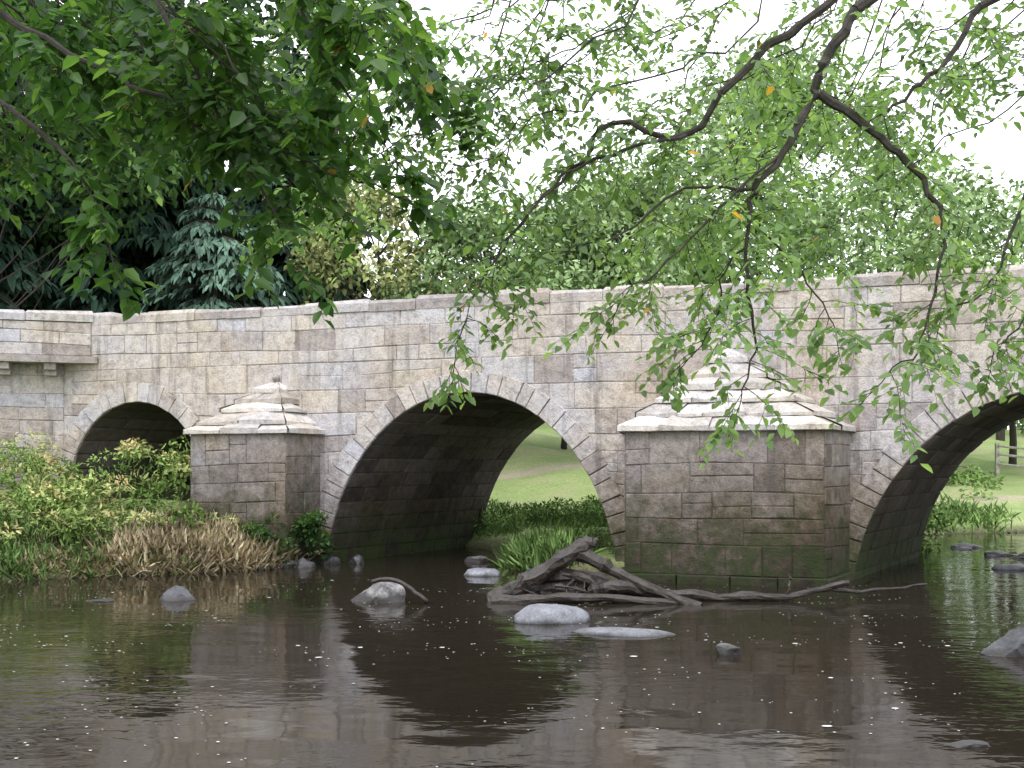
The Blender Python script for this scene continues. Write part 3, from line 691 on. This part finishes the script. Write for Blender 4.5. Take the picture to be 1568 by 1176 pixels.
limbs=[[(-6.5,3.8,2.8),(-4.6,4.4,4.3),(-3.2,4.9,4.4),(-2.43,5,3.85)],[(-6.4,3.9,3.4),(-4.4,4.8,4.9),(-2.8,5.1,4.9),(-1.81,5,4.1)],[(-6.3,4,3.9),(-4.2,5.0,5.5),(-2.3,5.2,5.2),(-1.19,5,4.2)]]
for l in limbs: tube(wood,subdiv(l,4,.02),[.08-.005*i for i in range(13)],7)
G=lambda pts,r0,r1,tw,tl=.38,tm=.45,**k: grow(wood,lf,pts,r0,r1,tw,tl,.10,.06,tm,**k)
G([(-2.43,5,3.85),(-1.97,5,3.6),(-1.66,5,3.45),(-1.41,5,3.25)],.018,.005,12)
G([(-3.2,4.9,4.2),(-2.5,5,3.5),(-2.1,5,3.15),(-1.94,5,2.9),(-1.89,5,2.65)],.016,.004,17,.3)
G([(-1.81,5,4.1),(-1.53,5,3.6),(-1.35,5,3.3),(-1.16,5,2.95),(-1.07,5,2.7)],.014,.003,17,.3)
G([(-1.19,5,4.2),(-.98,5,3.85),(-.82,5,3.5),(-.62,5,3.25)],.014,.004,14,.34)
G([(-1.35,5,3.4),(-1.1,5,3.2),(-.8,5,3.08),(-.5,5,2.98)],.008,.003,11,.3)
for k in range(30):
    x=-3.5+2.7*((k*.618)%1); y=R(4.6,6.6); z=R(3.9,4.6)+(y-5)*.22; s=Vector((x-.6,y,z+.5)); p0=Vector((x,y,z)); dx=R(.1,.7)
    p1=p0+Vector((dx*.5,R(-.1,.2),-.25)); p2=p1+Vector((dx*.4,R(-.1,.2),-.28)); p3=p2+Vector((dx*.2,0,-.25*R(0,1.2)))
    grow(wood,lf,[(-4.2,5,5.5),s,p0,p1,p2,p3],.009,.003,12,.36,.10,.06,.42+R(-.15,.2),first=.4,j=.03)
for k in range(24): clump(lf,(R(-8,-3),R(2.5,6),R(5.8,8)),R(.5,.9),120,.13,.075,.3)  # crown clumps above the view, added to shade the branches below
wl=wood.build('trunk_and_branches',M_twig); fl=lf.build('leaves',M_leafL); group('overhanging_alder_tree',[wl,fl])
print('LEAVES',NLEAF)
# ------------------------------------------------------------------ light, world, camera
w=bpy.data.worlds.new('World'); scene.world=w; w.use_nodes=True; nt=w.node_tree
bg=nt.nodes['Background']; sky=nt.nodes.new('ShaderNodeTexSky'); sky.sky_type='NISHITA'; sky.sun_disc=False
sky.sun_elevation=math.radians(55); sky.sun_rotation=math.radians(198); sky.dust_density=4; sky.air_density=1
mx=nt.nodes.new('ShaderNodeMix'); mx.data_type='RGBA'; mx.inputs[0].default_value=.85; mx.inputs[7].default_value=(18,18.2,19.4,1)
nt.links.new(sky.outputs[0],mx.inputs[6]); nt.links.new(mx.outputs[2],bg.inputs[0]); bg.inputs[1].default_value=.15
sl=bpy.data.lights.new('sun','SUN'); sl.energy=1.5; sl.angle=math.radians(14); sl.color=(1,.97,.94)
so=link(bpy.data.objects.new('sun',sl))
sd=Vector((math.sin(math.radians(198))*math.cos(math.radians(55)),math.cos(math.radians(198))*math.cos(math.radians(55)),math.sin(math.radians(55))))
so.rotation_euler=sd.to_track_quat('Z','Y').to_euler(); so.location=(0,0,20)
cam=bpy.data.cameras.new('camera'); co=link(bpy.data.objects.new('camera',cam)); co.location=(0,0,1.7); co.rotation_euler=(math.pi/2,0,0)
cam.sensor_width=36; cam.lens=36*1610/1568; cam.shift_y=125/1568; cam.clip_end=1500; cam.clip_start=.05
scene.camera=co
scene.view_settings.view_transform='Standard'; scene.view_settings.look='None'; scene.view_settings.exposure=0
